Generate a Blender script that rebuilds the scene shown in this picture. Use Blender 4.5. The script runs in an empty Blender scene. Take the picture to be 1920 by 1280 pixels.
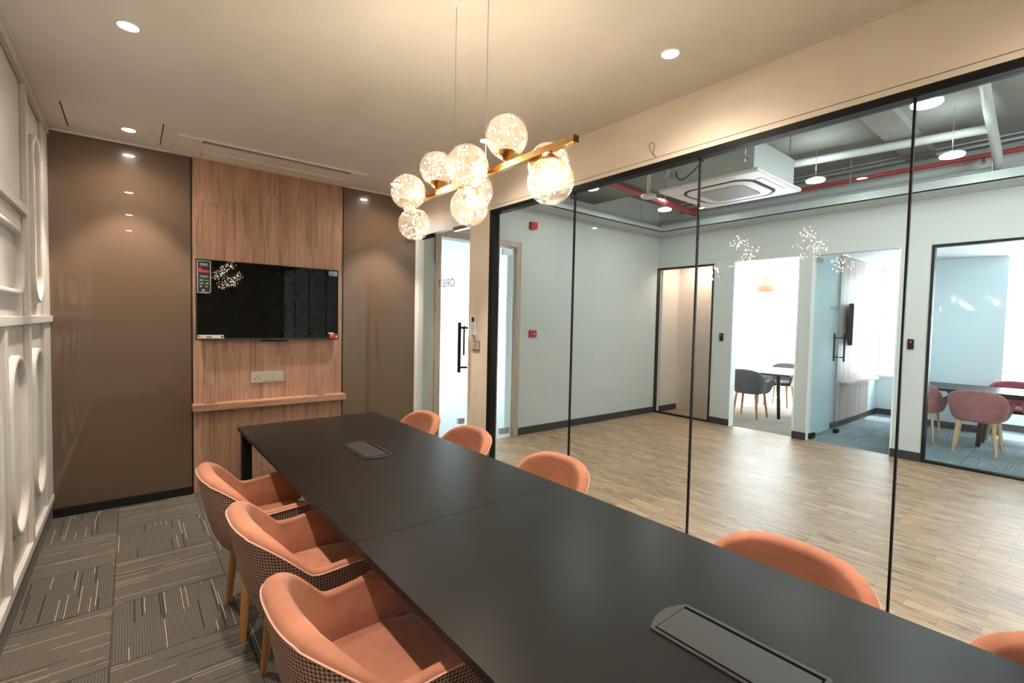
import bpy, bmesh, math, random
from mathutils import Vector, Matrix
random.seed(7)
D = bpy.data
SC = bpy.context.scene
COL = SC.collection
PI = math.pi
R = math.radians

# ------------------------------------------------------------------ camera, world, sun, exposure
cam_d = D.cameras.new('camera'); cam = D.objects.new('camera', cam_d); COL.objects.link(cam)
FPX, YAW, PITCH, ROLL, CZ = 888.93, 0.679, -0.0406, 0.021, 1.5069
cam_d.sensor_width = 36.0; cam_d.lens = 36.0 * FPX / 1920.0; cam_d.clip_start = 0.02; cam_d.clip_end = 200
_f = Vector((math.sin(YAW)*math.cos(PITCH), math.cos(YAW)*math.cos(PITCH), math.sin(PITCH)))
_r = Vector((math.cos(YAW), -math.sin(YAW), 0)); _u = _r.cross(_f)
_r2 = _r*math.cos(ROLL) + _u*math.sin(ROLL); _u2 = -_r*math.sin(ROLL) + _u*math.cos(ROLL)
cam.matrix_world = Matrix(((_r2.x, _u2.x, -_f.x, 0), (_r2.y, _u2.y, -_f.y, 0), (_r2.z, _u2.z, -_f.z, CZ), (0, 0, 0, 1)))
SC.camera = cam

w = D.worlds.new('sky'); SC.world = w; w.use_nodes = True
WN = w.node_tree.nodes
WN['Background'].inputs[0].default_value = (0.86, 0.94, 1.0, 1)
WN['Background'].inputs[1].default_value = 19.0

sun_d = D.lights.new('sun', 'SUN'); sun_d.energy = 5.0; sun_d.angle = R(1.0); sun_d.color = (1, .95, .88)
sun = D.objects.new('sun', sun_d); COL.objects.link(sun)
sun.rotation_euler = Vector((-math.cos(R(68)), 0.12, -math.sin(R(68)))).to_track_quat('-Z', 'Y').to_euler()

SC.view_settings.view_transform = 'Standard'; SC.view_settings.look = 'None'
SC.view_settings.exposure = 0.0; SC.view_settings.gamma = 1.0; SC.view_settings.use_curve_mapping = False
cy = SC.cycles
cy.max_bounces = 8; cy.diffuse_bounces = 5; cy.glossy_bounces = 4; cy.transmission_bounces = 6
cy.transparent_max_bounces = 40; cy.sample_clamp_indirect = 5.0; cy.caustics_reflective = False; cy.caustics_refractive = False
cy.use_denoising = True

# room dimensions
XL, YT, H, XG, HB = -0.466, 4.767, 2.822, 2.4835, 2.481
YC, XF, YR = 4.82, 7.077, -1.6          # corridor end wall, corridor far wall, rear wall
SLAB = 3.55

def add_light(name, typ, loc, energy, color, parent=None, **k):
    d = D.lights.new(name, typ); d.energy = energy; d.color = color
    rot = k.pop('rot', None)
    for a, b in k.items(): setattr(d, a, b)
    o = D.objects.new(name, d); COL.objects.link(o); o.location = loc
    if rot: o.rotation_euler = rot
    if parent: o.parent = parent
    return o
def portal(name, loc, sx, sy, rot):
    o = add_light(name, 'AREA', loc, 1, (1, 1, 1), rot=rot, shape='RECTANGLE', size=sx, size_y=sy)
    o.data.cycles.is_portal = True
portal('window_portal', (10.55, 3.95, 1.3), 2.5, 2.7, (0, PI/2, 0))
portal('window_portal', (10.55, 2.0, 1.6), 1.8, 1.0, (0, PI/2, 0))
portal('window_portal', (10.55, 0.2, 1.6), 1.8, 1.5, (0, PI/2, 0))
portal('window_portal', (3.6, 7.76, 1.36), 3.4, 2.7, (PI/2, 0, 0))

# ------------------------------------------------------------------ materials
class NT:
    def __init__(s, name):
        s.m = D.materials.new(name); s.m.use_nodes = True; s.t = s.m.node_tree; s.t.nodes.clear()
        s.out = s.n('ShaderNodeOutputMaterial')
    def n(s, t, **k):
        o = s.t.nodes.new(t)
        for a, b in k.items(): setattr(o, a, b)
        return o
    def l(s, a, b): s.t.links.new(a, b)
    def put(s, sock, v):
        if hasattr(v, 'is_output') or hasattr(v, 'links'): s.l(v, sock)
        else: sock.default_value = v
    def math(s, op, a, b=0.0, c=None):
        o = s.n('ShaderNodeMath', operation=op); s.put(o.inputs[0], a); s.put(o.inputs[1], b)
        if c is not None: s.put(o.inputs[2], c)
        return o.outputs[0]
    def mix(s, f, a, b):
        o = s.n('ShaderNodeMix', data_type='RGBA'); s.put(o.inputs[0], f); s.put(o.inputs[6], a); s.put(o.inputs[7], b)
        return o.outputs[2]
    def mixf(s, f, a, b):
        o = s.n('ShaderNodeMix', data_type='FLOAT'); s.put(o.inputs[0], f); s.put(o.inputs[2], a); s.put(o.inputs[3], b)
        return o.outputs[0]
    def coord(s, scale=(1, 1, 1), kind='Object', loc=(0, 0, 0)):
        c = s.n('ShaderNodeTexCoord'); mp = s.n('ShaderNodeMapping'); mp.inputs['Scale'].default_value = scale; mp.inputs['Location'].default_value = loc
        s.l(c.outputs[kind], mp.inputs[0]); return mp.outputs[0]
    def noise(s, vec, scale=5, detail=3, rough=.5, dist=0):
        o = s.n('ShaderNodeTexNoise'); s.l(vec, o.inputs['Vector']); o.inputs['Scale'].default_value = scale
        o.inputs['Detail'].default_value = detail; o.inputs['Roughness'].default_value = rough; o.inputs['Distortion'].default_value = dist
        return o.outputs[0]
    def ramp(s, f, stops):
        o = s.n('ShaderNodeValToRGB'); s.l(f, o.inputs[0]); e = o.color_ramp.elements
        while len(e) < len(stops): e.new(.5)
        for el, (p, c) in zip(e, stops): el.position = p; el.color = c if len(c) == 4 else (*c, 1)
        return o.outputs[0]
    def bsdf(s, col, rough=.5, metal=0.0, spec=.5, bump=None, bstr=.2, bdist=.002, **k):
        b = s.n('ShaderNodeBsdfPrincipled'); s.put(b.inputs['Base Color'], col); s.put(b.inputs['Roughness'], rough)
        s.put(b.inputs['Metallic'], metal); s.put(b.inputs['Specular IOR Level'], spec)
        for a, v in k.items(): s.put(b.inputs[a.replace('_', ' ')], v)
        if bump is not None:
            bn = s.n('ShaderNodeBump'); bn.inputs['Strength'].default_value = bstr; bn.inputs['Distance'].default_value = bdist
            s.l(bump, bn.inputs['Height']); s.l(bn.outputs[0], b.inputs['Normal'])
        s.l(b.outputs[0], s.out.inputs[0]); return s.m
def c4(c, k=1.0): return (c[0]*k, c[1]*k, c[2]*k, 1)

def plain(name, col, rough=.5, metal=0.0, spec=.5, var=.06, scale=9, bstr=.05, **k):
    t = NT(name); v = t.coord(); nz = t.noise(v, scale, 4)
    c = t.mix(nz, c4(col, 1-var), c4(col, 1+var))
    return t.bsdf(c, rough, metal, spec, bump=t.noise(v, scale*12, 2), bstr=bstr, **k)

def emis(name, col, strength, sample=False):
    t = NT(name); e = t.n('ShaderNodeEmission'); e.inputs[0].default_value = c4(col); e.inputs[1].default_value = strength
    t.l(e.outputs[0], t.out.inputs[0])
    if not sample: t.m.cycles.emission_sampling = 'NONE'
    return t.m

def glass(name, tint, ior=1.5, haze=0.0, hazecol=(1, 1, 1), rough=0.0):
    """clear pane: reflects by angle on the face turned to the light, lets the rest straight through, tinted"""
    t = NT(name); geo = t.n('ShaderNodeNewGeometry'); fr = t.n('ShaderNodeFresnel'); fr.inputs[0].default_value = ior
    fac = t.math('MULTIPLY', fr.outputs[0], t.math('SUBTRACT', 1.0, geo.outputs['Backfacing']))
    tr = t.n('ShaderNodeBsdfTransparent'); t.put(tr.inputs[0], t.mix(geo.outputs['Backfacing'], c4(tint), (1, 1, 1, 1)))
    gl = t.n('ShaderNodeBsdfGlossy'); gl.inputs['Roughness'].default_value = rough
    base = tr.outputs[0]
    if haze:
        df = t.n('ShaderNodeBsdfTranslucent'); df.inputs[0].default_value = c4(hazecol)
        d2 = t.n('ShaderNodeBsdfDiffuse'); d2.inputs[0].default_value = c4(hazecol)
        a = t.n('ShaderNodeAddShader'); t.l(df.outputs[0], a.inputs[0]); t.l(d2.outputs[0], a.inputs[1])
        mx = t.n('ShaderNodeMixShader'); mx.inputs[0].default_value = haze; t.l(base, mx.inputs[1]); t.l(df.outputs[0], mx.inputs[2]); base = mx.outputs[0]
    m = t.n('ShaderNodeMixShader'); t.l(fac, m.inputs[0]); t.l(base, m.inputs[1]); t.l(gl.outputs[0], m.inputs[2])
    t.l(m.outputs[0], t.out.inputs[0]); return t.m

def wood_panel_mat(name, dark, mid, light, axis='Z'):
    t = NT(name); sc = (15, 15, .6) if axis == 'Z' else (.6, 15, 15)
    v = t.coord(sc); v0 = t.coord()
    sx = t.n('ShaderNodeSeparateXYZ'); t.l(v0, sx.inputs[0])
    across = sx.outputs[0] if axis == 'Z' else sx.outputs[2]
    along = sx.outputs[2] if axis == 'Z' else sx.outputs[0]
    pl = t.math('FLOOR', t.math('MULTIPLY', across, 8.5))
    wn0 = t.n('ShaderNodeTexWhiteNoise', noise_dimensions='1D'); t.l(pl, wn0.inputs['W'])
    seg = t.math('FLOOR', t.math('ADD', t.math('MULTIPLY', along, .4), t.math('MULTIPLY', wn0.outputs[0], 3.0)))
    wn = t.n('ShaderNodeTexWhiteNoise', noise_dimensions='2D'); cb = t.n('ShaderNodeCombineXYZ'); t.l(pl, cb.inputs[0]); t.l(seg, cb.inputs[1]); t.l(cb.outputs[0], wn.inputs['Vector'])
    off = t.n('ShaderNodeVectorMath', operation='SCALE'); t.l(wn.outputs[1], off.inputs[0]); off.inputs[3].default_value = 6.0
    ad = t.n('ShaderNodeVectorMath', operation='ADD'); t.l(v, ad.inputs[0]); t.l(off.outputs[0], ad.inputs[1])
    n1 = t.noise(ad.outputs[0], 2.2, 7, .62, .9); n2 = t.noise(ad.outputs[0], 9.0, 4, .6, .3)
    base = t.ramp(n1, [(.33, dark), (.45, mid), (.72, light)])
    st = t.ramp(n2, [(.34, (.45, .42, .4)), (.46, (1, 1, 1)), (1, (1.0, 1.0, 1.0))])
    m = t.n('ShaderNodeMix', data_type='RGBA', blend_type='MULTIPLY'); m.inputs[0].default_value = .6; t.l(base, m.inputs[6]); t.l(st, m.inputs[7])
    m2 = t.n('ShaderNodeMix', data_type='RGBA', blend_type='MULTIPLY'); m2.inputs[0].default_value = 1; t.l(m.outputs[2], m2.inputs[6])
    t.l(t.ramp(wn.outputs[0], [(0, (.86, .86, .86)), (1, (1.1, 1.08, 1.06))]), m2.inputs[7])
    return t.bsdf(m2.outputs[2], .5, bump=n2, bstr=.12)

def carpet_mat(name, base, lite, dark, k=1.0):
    t = NT(name); v = t.coord(); s = t.n('ShaderNodeSeparateXYZ'); t.l(v, s.inputs[0])
    gx = t.math('DIVIDE', t.math('ADD', s.outputs[0], .08), .5); gy = t.math('DIVIDE', t.math('SUBTRACT', s.outputs[1], 4.24), .55)
    ix = t.math('FLOOR', gx); iy = t.math('FLOOR', gy)
    par = t.math('PINGPONG', t.math('ADD', ix, iy), 1.0)      # 0: lines run along x, 1: along y
    across = t.mixf(par, s.outputs[1], s.outputs[0]); along = t.mixf(par, s.outputs[0], s.outputs[1])
    tid = t.math('ADD', t.math('MULTIPLY', ix, 17.3), t.math('MULTIPLY', iy, 5.7))
    si = t.math('FLOOR', t.math('DIVIDE', across, .0105))
    w1 = t.n('ShaderNodeTexWhiteNoise', noise_dimensions='2D'); cb = t.n('ShaderNodeCombineXYZ'); t.l(si, cb.inputs[0]); t.l(tid, cb.inputs[1]); t.l(cb.outputs[0], w1.inputs['Vector'])
    seg = t.math('FLOOR', t.math('ADD', t.math('DIVIDE', along, .30), t.math('MULTIPLY', w1.outputs[0], 7.0)))
    w2 = t.n('ShaderNodeTexWhiteNoise', noise_dimensions='3D'); cb2 = t.n('ShaderNodeCombineXYZ'); t.l(si, cb2.inputs[0]); t.l(tid, cb2.inputs[1]); t.l(seg, cb2.inputs[2]); t.l(cb2.outputs[0], w2.inputs['Vector'])
    fr = t.math('ABSOLUTE', t.math('SUBTRACT', t.math('FRACT', t.math('DIVIDE', across, .0105)), .5))   # 0 in the middle of a rib
    rib = t.math('SMOOTHSTEP', fr, .28, .5) if False else t.math('MULTIPLY', t.math('POWER', t.math('MULTIPLY', fr, 2.0), 3.0), 1.0)
    vs = t.coord((1, 1, 1)); nz = t.noise(vs, 300, 3, .8); nb = t.noise(vs, 60, 3, .6)
    nz = t.math('MINIMUM', 1.0, t.math('MAXIMUM', 0.0, t.math('ADD', t.math('MULTIPLY', nz, 3.2), -1.1))); b = t.mix(nz, c4(base, .35), c4(base, 1.75)); b = t.mix(t.math('MULTIPLY', nb, .5), b, c4(base, .7))
    b = t.mix(t.math('MULTIPLY', rib, t.mixf(par, .35, .75)), b, c4(dark))
    mid = t.math('LESS_THAN', fr, .17)
    b = t.mix(t.math('MULTIPLY', t.math('GREATER_THAN', w2.outputs[0], .91), mid), b, c4(lite))
    b = t.mix(t.math('MULTIPLY', t.math('LESS_THAN', w2.outputs[0], .07), mid), b, c4(dark, .5))
    ex = t.math('ABSOLUTE', t.math('SUBTRACT', t.math('FRACT', gx), .5)); ey = t.math('ABSOLUTE', t.math('SUBTRACT', t.math('FRACT', gy), .5))
    b = t.mix(t.math('MULTIPLY', t.math('GREATER_THAN', t.math('MAXIMUM', ex, ey), .493), .6), b, c4(dark))
    return t.bsdf(b, .95, spec=.1, bump=t.math('SUBTRACT', nz, rib), bstr=.5, bdist=.003)

def tile_floor_mat(name):
    t = NT(name); c = t.n('ShaderNodeTexCoord'); s = t.n('ShaderNodeSeparateXYZ'); t.l(c.outputs['Object'], s.inputs[0])
    cb = t.n('ShaderNodeCombineXYZ'); t.l(s.outputs[1], cb.inputs[0]); t.l(s.outputs[0], cb.inputs[1])
    br = t.n('ShaderNodeTexBrick'); t.l(cb.outputs[0], br.inputs['Vector']); br.offset = .5
    br.inputs['Scale'].default_value = 1; br.inputs['Brick Width'].default_value = .31; br.inputs['Row Height'].default_value = .1
    br.inputs['Mortar Size'].default_value = .0011; br.inputs['Mortar Smooth'].default_value = .1
    br.inputs['Color1'].default_value = (0, 0, 0, 1); br.inputs['Color2'].default_value = (1, 1, 1, 1); br.inputs['Mortar'].default_value = (.5, .5, .5, 1)
    mp = t.n('ShaderNodeMapping'); mp.inputs['Scale'].default_value = (26, 2.6, 1); t.l(c.outputs['Object'], mp.inputs[0])
    off = t.n('ShaderNodeVectorMath', operation='SCALE'); t.l(br.outputs[0], off.inputs[0]); off.inputs[3].default_value = 9
    ad = t.n('ShaderNodeVectorMath', operation='ADD'); t.l(mp.outputs[0], ad.inputs[0]); t.l(off.outputs[0], ad.inputs[1])
    n1 = t.noise(ad.outputs[0], 1.4, 6, .65, .6); big = t.noise(t.coord((.6, .35, 1)), 1.5, 3)
    col = t.ramp(n1, [(.34, (.17, .095, .05)), (.45, (.44, .28, .175)), (.68, (.62, .425, .285))])
    m = t.n('ShaderNodeMix', data_type='RGBA', blend_type='MULTIPLY'); m.inputs[0].default_value = 1; t.l(col, m.inputs[6])
    t.l(t.ramp(br.outputs[0], [(0, (.82, .82, .84)), (1, (1.08, 1.06, 1.04))]), m.inputs[7])
    col2 = t.mix(t.math('MULTIPLY', br.outputs[1], .75), m.outputs[2], (.14, .095, .06, 1))
    ro = t.math('ADD', .36, t.math('MULTIPLY', n1, .16))
    hgt = t.math('SUBTRACT', t.math('MULTIPLY', n1, .4), br.outputs[1])
    return t.bsdf(col2, ro, spec=.38, bump=hgt, bstr=.25, bdist=.0015)

def houndstooth_mat(name, a, b, period=.0118):
    t = NT(name); c = t.n('ShaderNodeTexCoord'); s = t.n('ShaderNodeSeparateXYZ'); t.l(c.outputs['UV'], s.inputs[0])
    k = 8.0/period
    i = t.math('FLOOR', t.math('MULTIPLY', s.outputs[0], k)); j = t.math('FLOOR', t.math('MULTIPLY', s.outputs[1], k))
    sa = t.math('FLOORED_MODULO', t.math('FLOOR', t.math('DIVIDE', i, 4.0)), 2.0)
    sb = t.math('FLOORED_MODULO', t.math('FLOOR', t.math('DIVIDE', j, 4.0)), 2.0)
    tw = t.math('LESS_THAN', t.math('FLOORED_MODULO', t.math('ADD', i, j), 4.0), 1.5)
    f = t.mixf(tw, sa, sb)
    nz = t.noise(t.coord(), 300, 2)
    col = t.mix(f, c4(a), c4(b)); col = t.mix(t.math('MULTIPLY', nz, .35), col, c4(a, .6))
    return t.bsdf(col, .9, spec=.15, bump=nz, bstr=.4)

def velvet_mat(name, col, tex=0):
    t = NT(name); v = t.coord(); n1 = t.noise(v, 7, 4, .6, .8); n2 = t.noise(v, 500, 2)
    c = t.mix(t.ramp(n1, [(.35, (0, 0, 0)), (.65, (1, 1, 1))]), c4(col, .84), c4(col, 1.1))
    bp = n2
    if tex:
        wv = t.n('ShaderNodeTexWave', wave_type='BANDS', bands_direction='Z'); t.l(v, wv.inputs[0]); wv.inputs['Scale'].default_value = 22; wv.inputs['Distortion'].default_value = .6
        c = t.mix(t.math('MULTIPLY', wv.outputs[1], .4), c, c4(col, .55)); bp = wv.outputs[1]
    return t.bsdf(c, .8, spec=.2, bump=bp, bstr=.25, Sheen_Weight=.25, Sheen_Roughness=.4, Sheen_Tint=(1, .75, .62, 1))

M = {}
M['white_wall'] = plain('white painted moulded wall', (.60, .565, .52), .55)
M['ceiling'] = plain('painted plaster ceiling', (.85, .81, .755), .7, var=.03)
M['bulkhead'] = plain('cream painted bulkhead', (.80, .71, .585), .6, var=.03)
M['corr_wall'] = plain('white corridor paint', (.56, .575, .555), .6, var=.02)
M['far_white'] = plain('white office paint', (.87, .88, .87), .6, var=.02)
M['blue_white'] = plain('pale blue office paint', (.74, .84, .87), .6, var=.02)
M['peach'] = plain('peach lobby paint', (.74, .62, .54), .5, var=.03)
M['slab'] = plain('grey sprayed slab', (.24, .255, .245), .9, var=.12, bstr=.3)
M['tray'] = plain('galvanised sheet steel', (.52, .57, .56), .45, .35)
M['pipe_grey'] = plain('pale grey pipe', (.45, .48, .47), .5)
M['pipe_dark'] = plain('dark conduit', (.06, .06, .06), .6)
M['red'] = plain('red enamel', (.50, .03, .03), .45)
M['pipe_red'] = plain('red sprinkler pipe paint', (.34, .035, .035), .5)
M['black'] = plain('black powder coat', (.007, .007, .007), .5, spec=.2)
M['skirt'] = plain('charcoal skirting', (.03, .03, .032), .5)
M['skirt_black'] = plain('black skirting', (.008, .008, .008), .4)
M['skirt_grey'] = plain('dim grey skirting', (.14, .125, .11), .5)
M['brown_gloss'] = plain('brown back-painted glass', (.142, .093, .062), .22, var=.02, spec=.4, bstr=0, Coat_Weight=1.0, Coat_Roughness=0.0)
M['wood'] = wood_panel_mat('pinkish oak laminate', (.26, .14, .095), (.43, .245, .165), (.56, .34, .245))
M['wood_shelf'] = wood_panel_mat('oak laminate shelf', (.30, .16, .10), (.45, .245, .155), (.54, .31, .20), 'X')
M['frame_wood'] = wood_panel_mat('pale grey oak frame', (.36, .27, .21), (.50, .39, .32), (.58, .46, .38))
M['pink_wood'] = wood_panel_mat('pale pink oak laminate', (.45, .33, .28), (.62, .48, .42), (.70, .56, .50))
M['table'] = plain('matt black laminate', (.0115, .0108, .0098), .33, var=.1, spec=.18, bstr=.02)
M['table_edge'] = plain('black laminate edge band', (.05, .047, .042), .4)
M['flap'] = plain('dark anodised aluminium', (.030, .030, .029), .4, .15)
M['brush'] = plain('black brush strip', (.003, .003, .003), .9, spec=.03)
M['velvet'] = velvet_mat('coral velvet', (.435, .182, .112))
M['hound'] = houndstooth_mat('brown and pink houndstooth', (.065, .028, .022), (.60, .38, .295))
M['piping'] = plain('pale pink piping cord', (.72, .42, .33), .8)
M['leg_wood'] = plain('honey beech', (.42, .185, .06), .42, var=.15)
M['grey_fabric'] = velvet_mat('grey knit fabric', (.10, .105, .105), 1)
M['pink_fabric'] = velvet_mat('dusty pink knit fabric', (.34, .13, .125), 1)
M['red_fabric'] = velvet_mat('raspberry fabric', (.33, .06, .09), 1)
M['pale_leg'] = plain('pale beech', (.55, .36, .19), .45, var=.1)
M['brass'] = plain('brushed brass', (.80, .50, .19), .24, 1.0, var=.04)
M['dark_brass'] = plain('dark bronze end cap', (.05, .03, .015), .5, .5)  # darker bronze for the end of the brass bar
M['steel'] = plain('brushed steel', (.55, .57, .58), .3, .9)
M['chrome'] = plain('chrome', (.75, .75, .75), .12, 1.0, var=.02)
M['white_plastic'] = plain('white plastic', (.76, .76, .74), .4, var=.02)
M['grey_plastic'] = plain('warm grey plastic', (.50, .46, .39), .4, var=.02)
M['ac_white'] = plain('air conditioner white', (.80, .76, .76), .45, var=.02)
M['grille'] = plain('grey grille mesh', (.33, .32, .34), .6)
M['grille_bar'] = plain('lavender grey grille bars', (.52, .50, .53), .5)
M['screen'] = plain('black glossy screen', (.004, .0042, .004), .0, spec=.15, bstr=0, var=.1)
M['tv_frame'] = plain('gunmetal bezel', (.06, .06, .06), .3, .6)
M['ink'] = plain('black print', (.01, .01, .012), .6)
M['ink_navy'] = plain('navy vinyl lettering', (.03, .045, .09), .6)
M['ink_grey'] = plain('grey frosted lettering', (.28, .31, .32), .6)
M['paper'] = plain('white sticker paper', (.78, .77, .73), .6)
M['st_red'] = plain('red sticker', (.62, .03, .04), .5)
M['st_teal'] = plain('teal sticker', (.05, .25, .32), .5)
M['st_green'] = plain('green sticker print', (.08, .25, .06), .5)
M['st_grey'] = plain('silver sticker border', (.42, .45, .41), .4, .3)
M['st_orange'] = plain('orange sticker print', (.75, .3, .1), .5)
M['glass'] = glass('partition glass', (.885, .945, .925), 1.55)
M['door_glass'] = glass('door glass', (.90, .955, .95), 1.5)
M['leaf_glass'] = glass('green tinted leaf glass', (.86, .935, .935), 1.5)
M['window_glass'] = glass('window glass', (.97, .99, 1), 1.45)
M['dimming_glass'] = glass('sky dimming glass', (.16, .167, .17), 1.45)  # strong tint added to dim the sky seen through the oak framed door
M['globe'] = glass('globe glass with glow haze', (.99, .975, .95), 1.4, haze=.040, hazecol=(1, .92, .82))  # clear glass; haze mixed in stands for the glow around the lights
M['stemware'] = glass('clear stemware', (.95, .93, .9), 1.9, haze=.09, hazecol=(1, .97, .93))
M['wire'] = plain('fine copper wire', (.12, .075, .04), .5, .3)
M['led'] = emis('fairy light', (1, .84, .60), 260)
M['lamp'] = emis('downlight lens', (1, .90, .78), 110)
M['lamp_cool'] = emis('corridor lamp lens', (.93, 1, .98), 22)
M['red_led'] = emis('red indicator', (1, .1, .05), .9)
M['carpet'] = carpet_mat('woven carpet tiles', (.150, .132, .111), (.46, .395, .29), (.03, .027, .024))
M['carpet_blue'] = carpet_mat('blue grey carpet tiles', (.32, .385, .41), (.55, .60, .62), (.07, .09, .10))
M['carpet_tan'] = carpet_mat('tan carpet tiles', (.38, .30, .24), (.55, .47, .38), (.10, .08, .07))
M['tile_floor'] = tile_floor_mat('wood look floor tiles')
M['pendant'] = plain('copper pendant shade', (.62, .30, .18), .4)
M['backing'] = plain('dark recess and shadow line', (.01, .009, .008), .8)

# ------------------------------------------------------------------ mesh builder
class MB:
    def __init__(s): s.b = bmesh.new(); s.bev = False
    def box(s, x0, x1, y0, y1, z0, z1, bev=0, seg=2):
        vs = [s.b.verts.new((x, y, z)) for x in (x0, x1) for y in (y0, y1) for z in (z0, z1)]
        fs = [(0, 1, 3, 2), (4, 6, 7, 5), (0, 4, 5, 1), (2, 3, 7, 6), (0, 2, 6, 4), (1, 5, 7, 3)]
        F = [s.b.faces.new([vs[i] for i in f]) for f in fs]
        if bev:
            s.bev = True; es = {e for f in F for e in f.edges}
            bmesh.ops.bevel(s.b, geom=list(es), offset=bev, segments=seg, profile=.5, affect='EDGES')
        return s
    def obox(s, c, ax, ay, az, bev=0):
        """oriented box: centre and three half-axis vectors"""
        c = Vector(c); ax = Vector(ax); ay = Vector(ay); az = Vector(az)
        vs = [s.b.verts.new(c + ax*i + ay*j + az*k) for i in (-1, 1) for j in (-1, 1) for k in (-1, 1)]
        F = [s.b.faces.new([vs[i] for i in f]) for f in [(0, 1, 3, 2), (4, 6, 7, 5), (0, 4, 5, 1), (2, 3, 7, 6), (0, 2, 6, 4), (1, 5, 7, 3)]]
        if bev:
            s.bev = True; bmesh.ops.bevel(s.b, geom=list({e for f in F for e in f.edges}), offset=bev, segments=2, profile=.5, affect='EDGES')
        return s
    def loft(s, rings, close=True, cap=True):
        V = [[s.b.verts.new(p) for p in r] for r in rings]
        n = len(V[0])
        for a, b in zip(V, V[1:]):
            for i in range(n if close else n-1):
                j = (i+1) % n
                s.b.faces.new((a[i], a[j], b[j], b[i]))
        if cap and close:
            s.b.faces.new(list(reversed(V[0]))); s.b.faces.new(V[-1])
        return V
    def tube(s, pts, r, n=8, cap=True, closed=False):
        pts = [Vector(p) for p in pts]; N = len(pts); rr = r if isinstance(r, (list, tuple)) else [r]*N
        rings = []; prev = None
        for i, p in enumerate(pts):
            if closed: d = pts[(i+1) % N] - pts[i-1]
            else: d = pts[min(i+1, N-1)] - pts[max(i-1, 0)]
            d.normalize()
            if prev is None:
                a = Vector((0, 0, 1)) if abs(d.z) < .9 else Vector((1, 0, 0)); u = d.cross(a).normalized()
            else: u = (prev - d*prev.dot(d)).normalized()
            prev = u; v = d.cross(u)
            rings.append([p + (u*math.cos(2*PI*k/n) + v*math.sin(2*PI*k/n))*rr[i] for k in range(n)])
        if closed: rings.append(rings[0]); s.loft(rings, True, False)
        else: s.loft(rings, True, cap)
        return s
    def cyl(s, p0, p1, r0, r1=None, n=20):
        return s.tube([p0, p1], [r0, r0 if r1 is None else r1], n)
    def lathe(s, prof, c=(0, 0, 0), n=32, axis='Z'):
        c = Vector(c); rings = []
        for r, z in prof:
            ring = []
            for k in range(n):
                a = 2*PI*k/n; p = (r*math.cos(a), r*math.sin(a), z)
                if axis == 'X': p = (p[2], p[0], p[1])
                elif axis == 'Y': p = (p[1], p[2], p[0])
                ring.append(c + Vector(p))
            rings.append(ring)
        s.loft(rings, True, False)
        return s
    def sphere(s, c, r, u=32, v=16):
        bmesh.ops.create_uvsphere(s.b, u_segments=u, v_segments=v, radius=r, matrix=Matrix.Translation(c)); return s
    def ico(s, c, r, sub=1):
        bmesh.ops.create_icosphere(s.b, subdivisions=sub, radius=r, matrix=Matrix.Translation(c)); return s
    def poly(s, pts, d=None):
        """flat polygon, with thickness along vector d"""
        a = [s.b.verts.new(p) for p in pts]; s.b.faces.new(a)
        if d is not None:
            d = Vector(d); b = [s.b.verts.new(Vector(p)+d) for p in pts]; s.b.faces.new(list(reversed(b)))
            for i in range(len(a)):
                j = (i+1) % len(a); s.b.faces.new((a[j], a[i], b[i], b[j]))
        return s
    def build(s, name, m, parent=None, loc=None, smooth=40, mod=None):
        bmesh.ops.recalc_face_normals(s.b, faces=s.b.faces[:])
        me = D.meshes.new(name); s.b.to_mesh(me); s.b.free()
        if smooth:
            me.polygons.foreach_set('use_smooth', [True]*len(me.polygons)); me.set_sharp_from_angle(angle=R(smooth))
        mm = m if isinstance(m, list) else [m]
        for q in mm: me.materials.append(M[q] if isinstance(q, str) else q)
        o = D.objects.new(name, me); COL.objects.link(o)
        if loc: o.location = loc
        if parent: o.parent = parent
        if s.bev:
            wn = o.modifiers.new('weighted normals', 'WEIGHTED_NORMAL'); wn.keep_sharp = True; wn.weight = 100
        return o

def smooth(pts, k=6):
    P = [Vector(p) for p in pts]; P = [P[0]*2-P[1]] + P + [P[-1]*2-P[-2]]; out = []
    for i in range(1, len(P)-2):
        for q in range(k):
            u = q/k; a, b, c, d = P[i-1:i+3]
            out.append(.5*((2*b) + (c-a)*u + (2*a-5*b+4*c-d)*u*u + (3*b-a-3*c+d)*u**3))
    return out + [P[-2]]
def tag(o, label, cat, group=None, kind=None):
    o['label'] = label; o['category'] = cat
    if group: o['group'] = group
    if kind: o['kind'] = kind
    return o
def struct(o, label=None):
    o['kind'] = 'structure'
    if label: o['label'] = label; o['category'] = label.split()[-1]
    return o
def thing(name, label, cat, loc=(0, 0, 0), rz=0, group=None, kind=None):
    o = D.objects.new(name, None); COL.objects.link(o); o.location = loc; o.rotation_euler = (0, 0, rz); o.empty_display_size = .1
    return tag(o, label, cat, group, kind)
KIDS = {}
def children(o): return [c for c in COL.objects if c.parent == o]
def dup(root, loc, rz, label, group=None):
    r = root.copy(); COL.objects.link(r); r.location = loc; r.rotation_euler = (0, 0, rz); r['label'] = label
    if group: r['group'] = group
    for ch in children(root):
        c = ch.copy(); COL.objects.link(c); c.parent = r
        for g in children(ch):
            d = g.copy(); COL.objects.link(d); d.parent = c
    return r
def text(name, body, size, m, parent, loc, rot, extrude=.0006, align='CENTER'):
    cu = D.curves.new(name, 'FONT'); cu.body = body; cu.size = size; cu.extrude = extrude; cu.align_x = align; cu.align_y = 'CENTER'
    cu.materials.append(M[m]); o = D.objects.new(name, cu); COL.objects.link(o); o.parent = parent; o.location = loc; o.rotation_euler = rot
    return o
def S(name, mb, m, label=None, **k): return struct(mb.build(name, m, **k), label)

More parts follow.
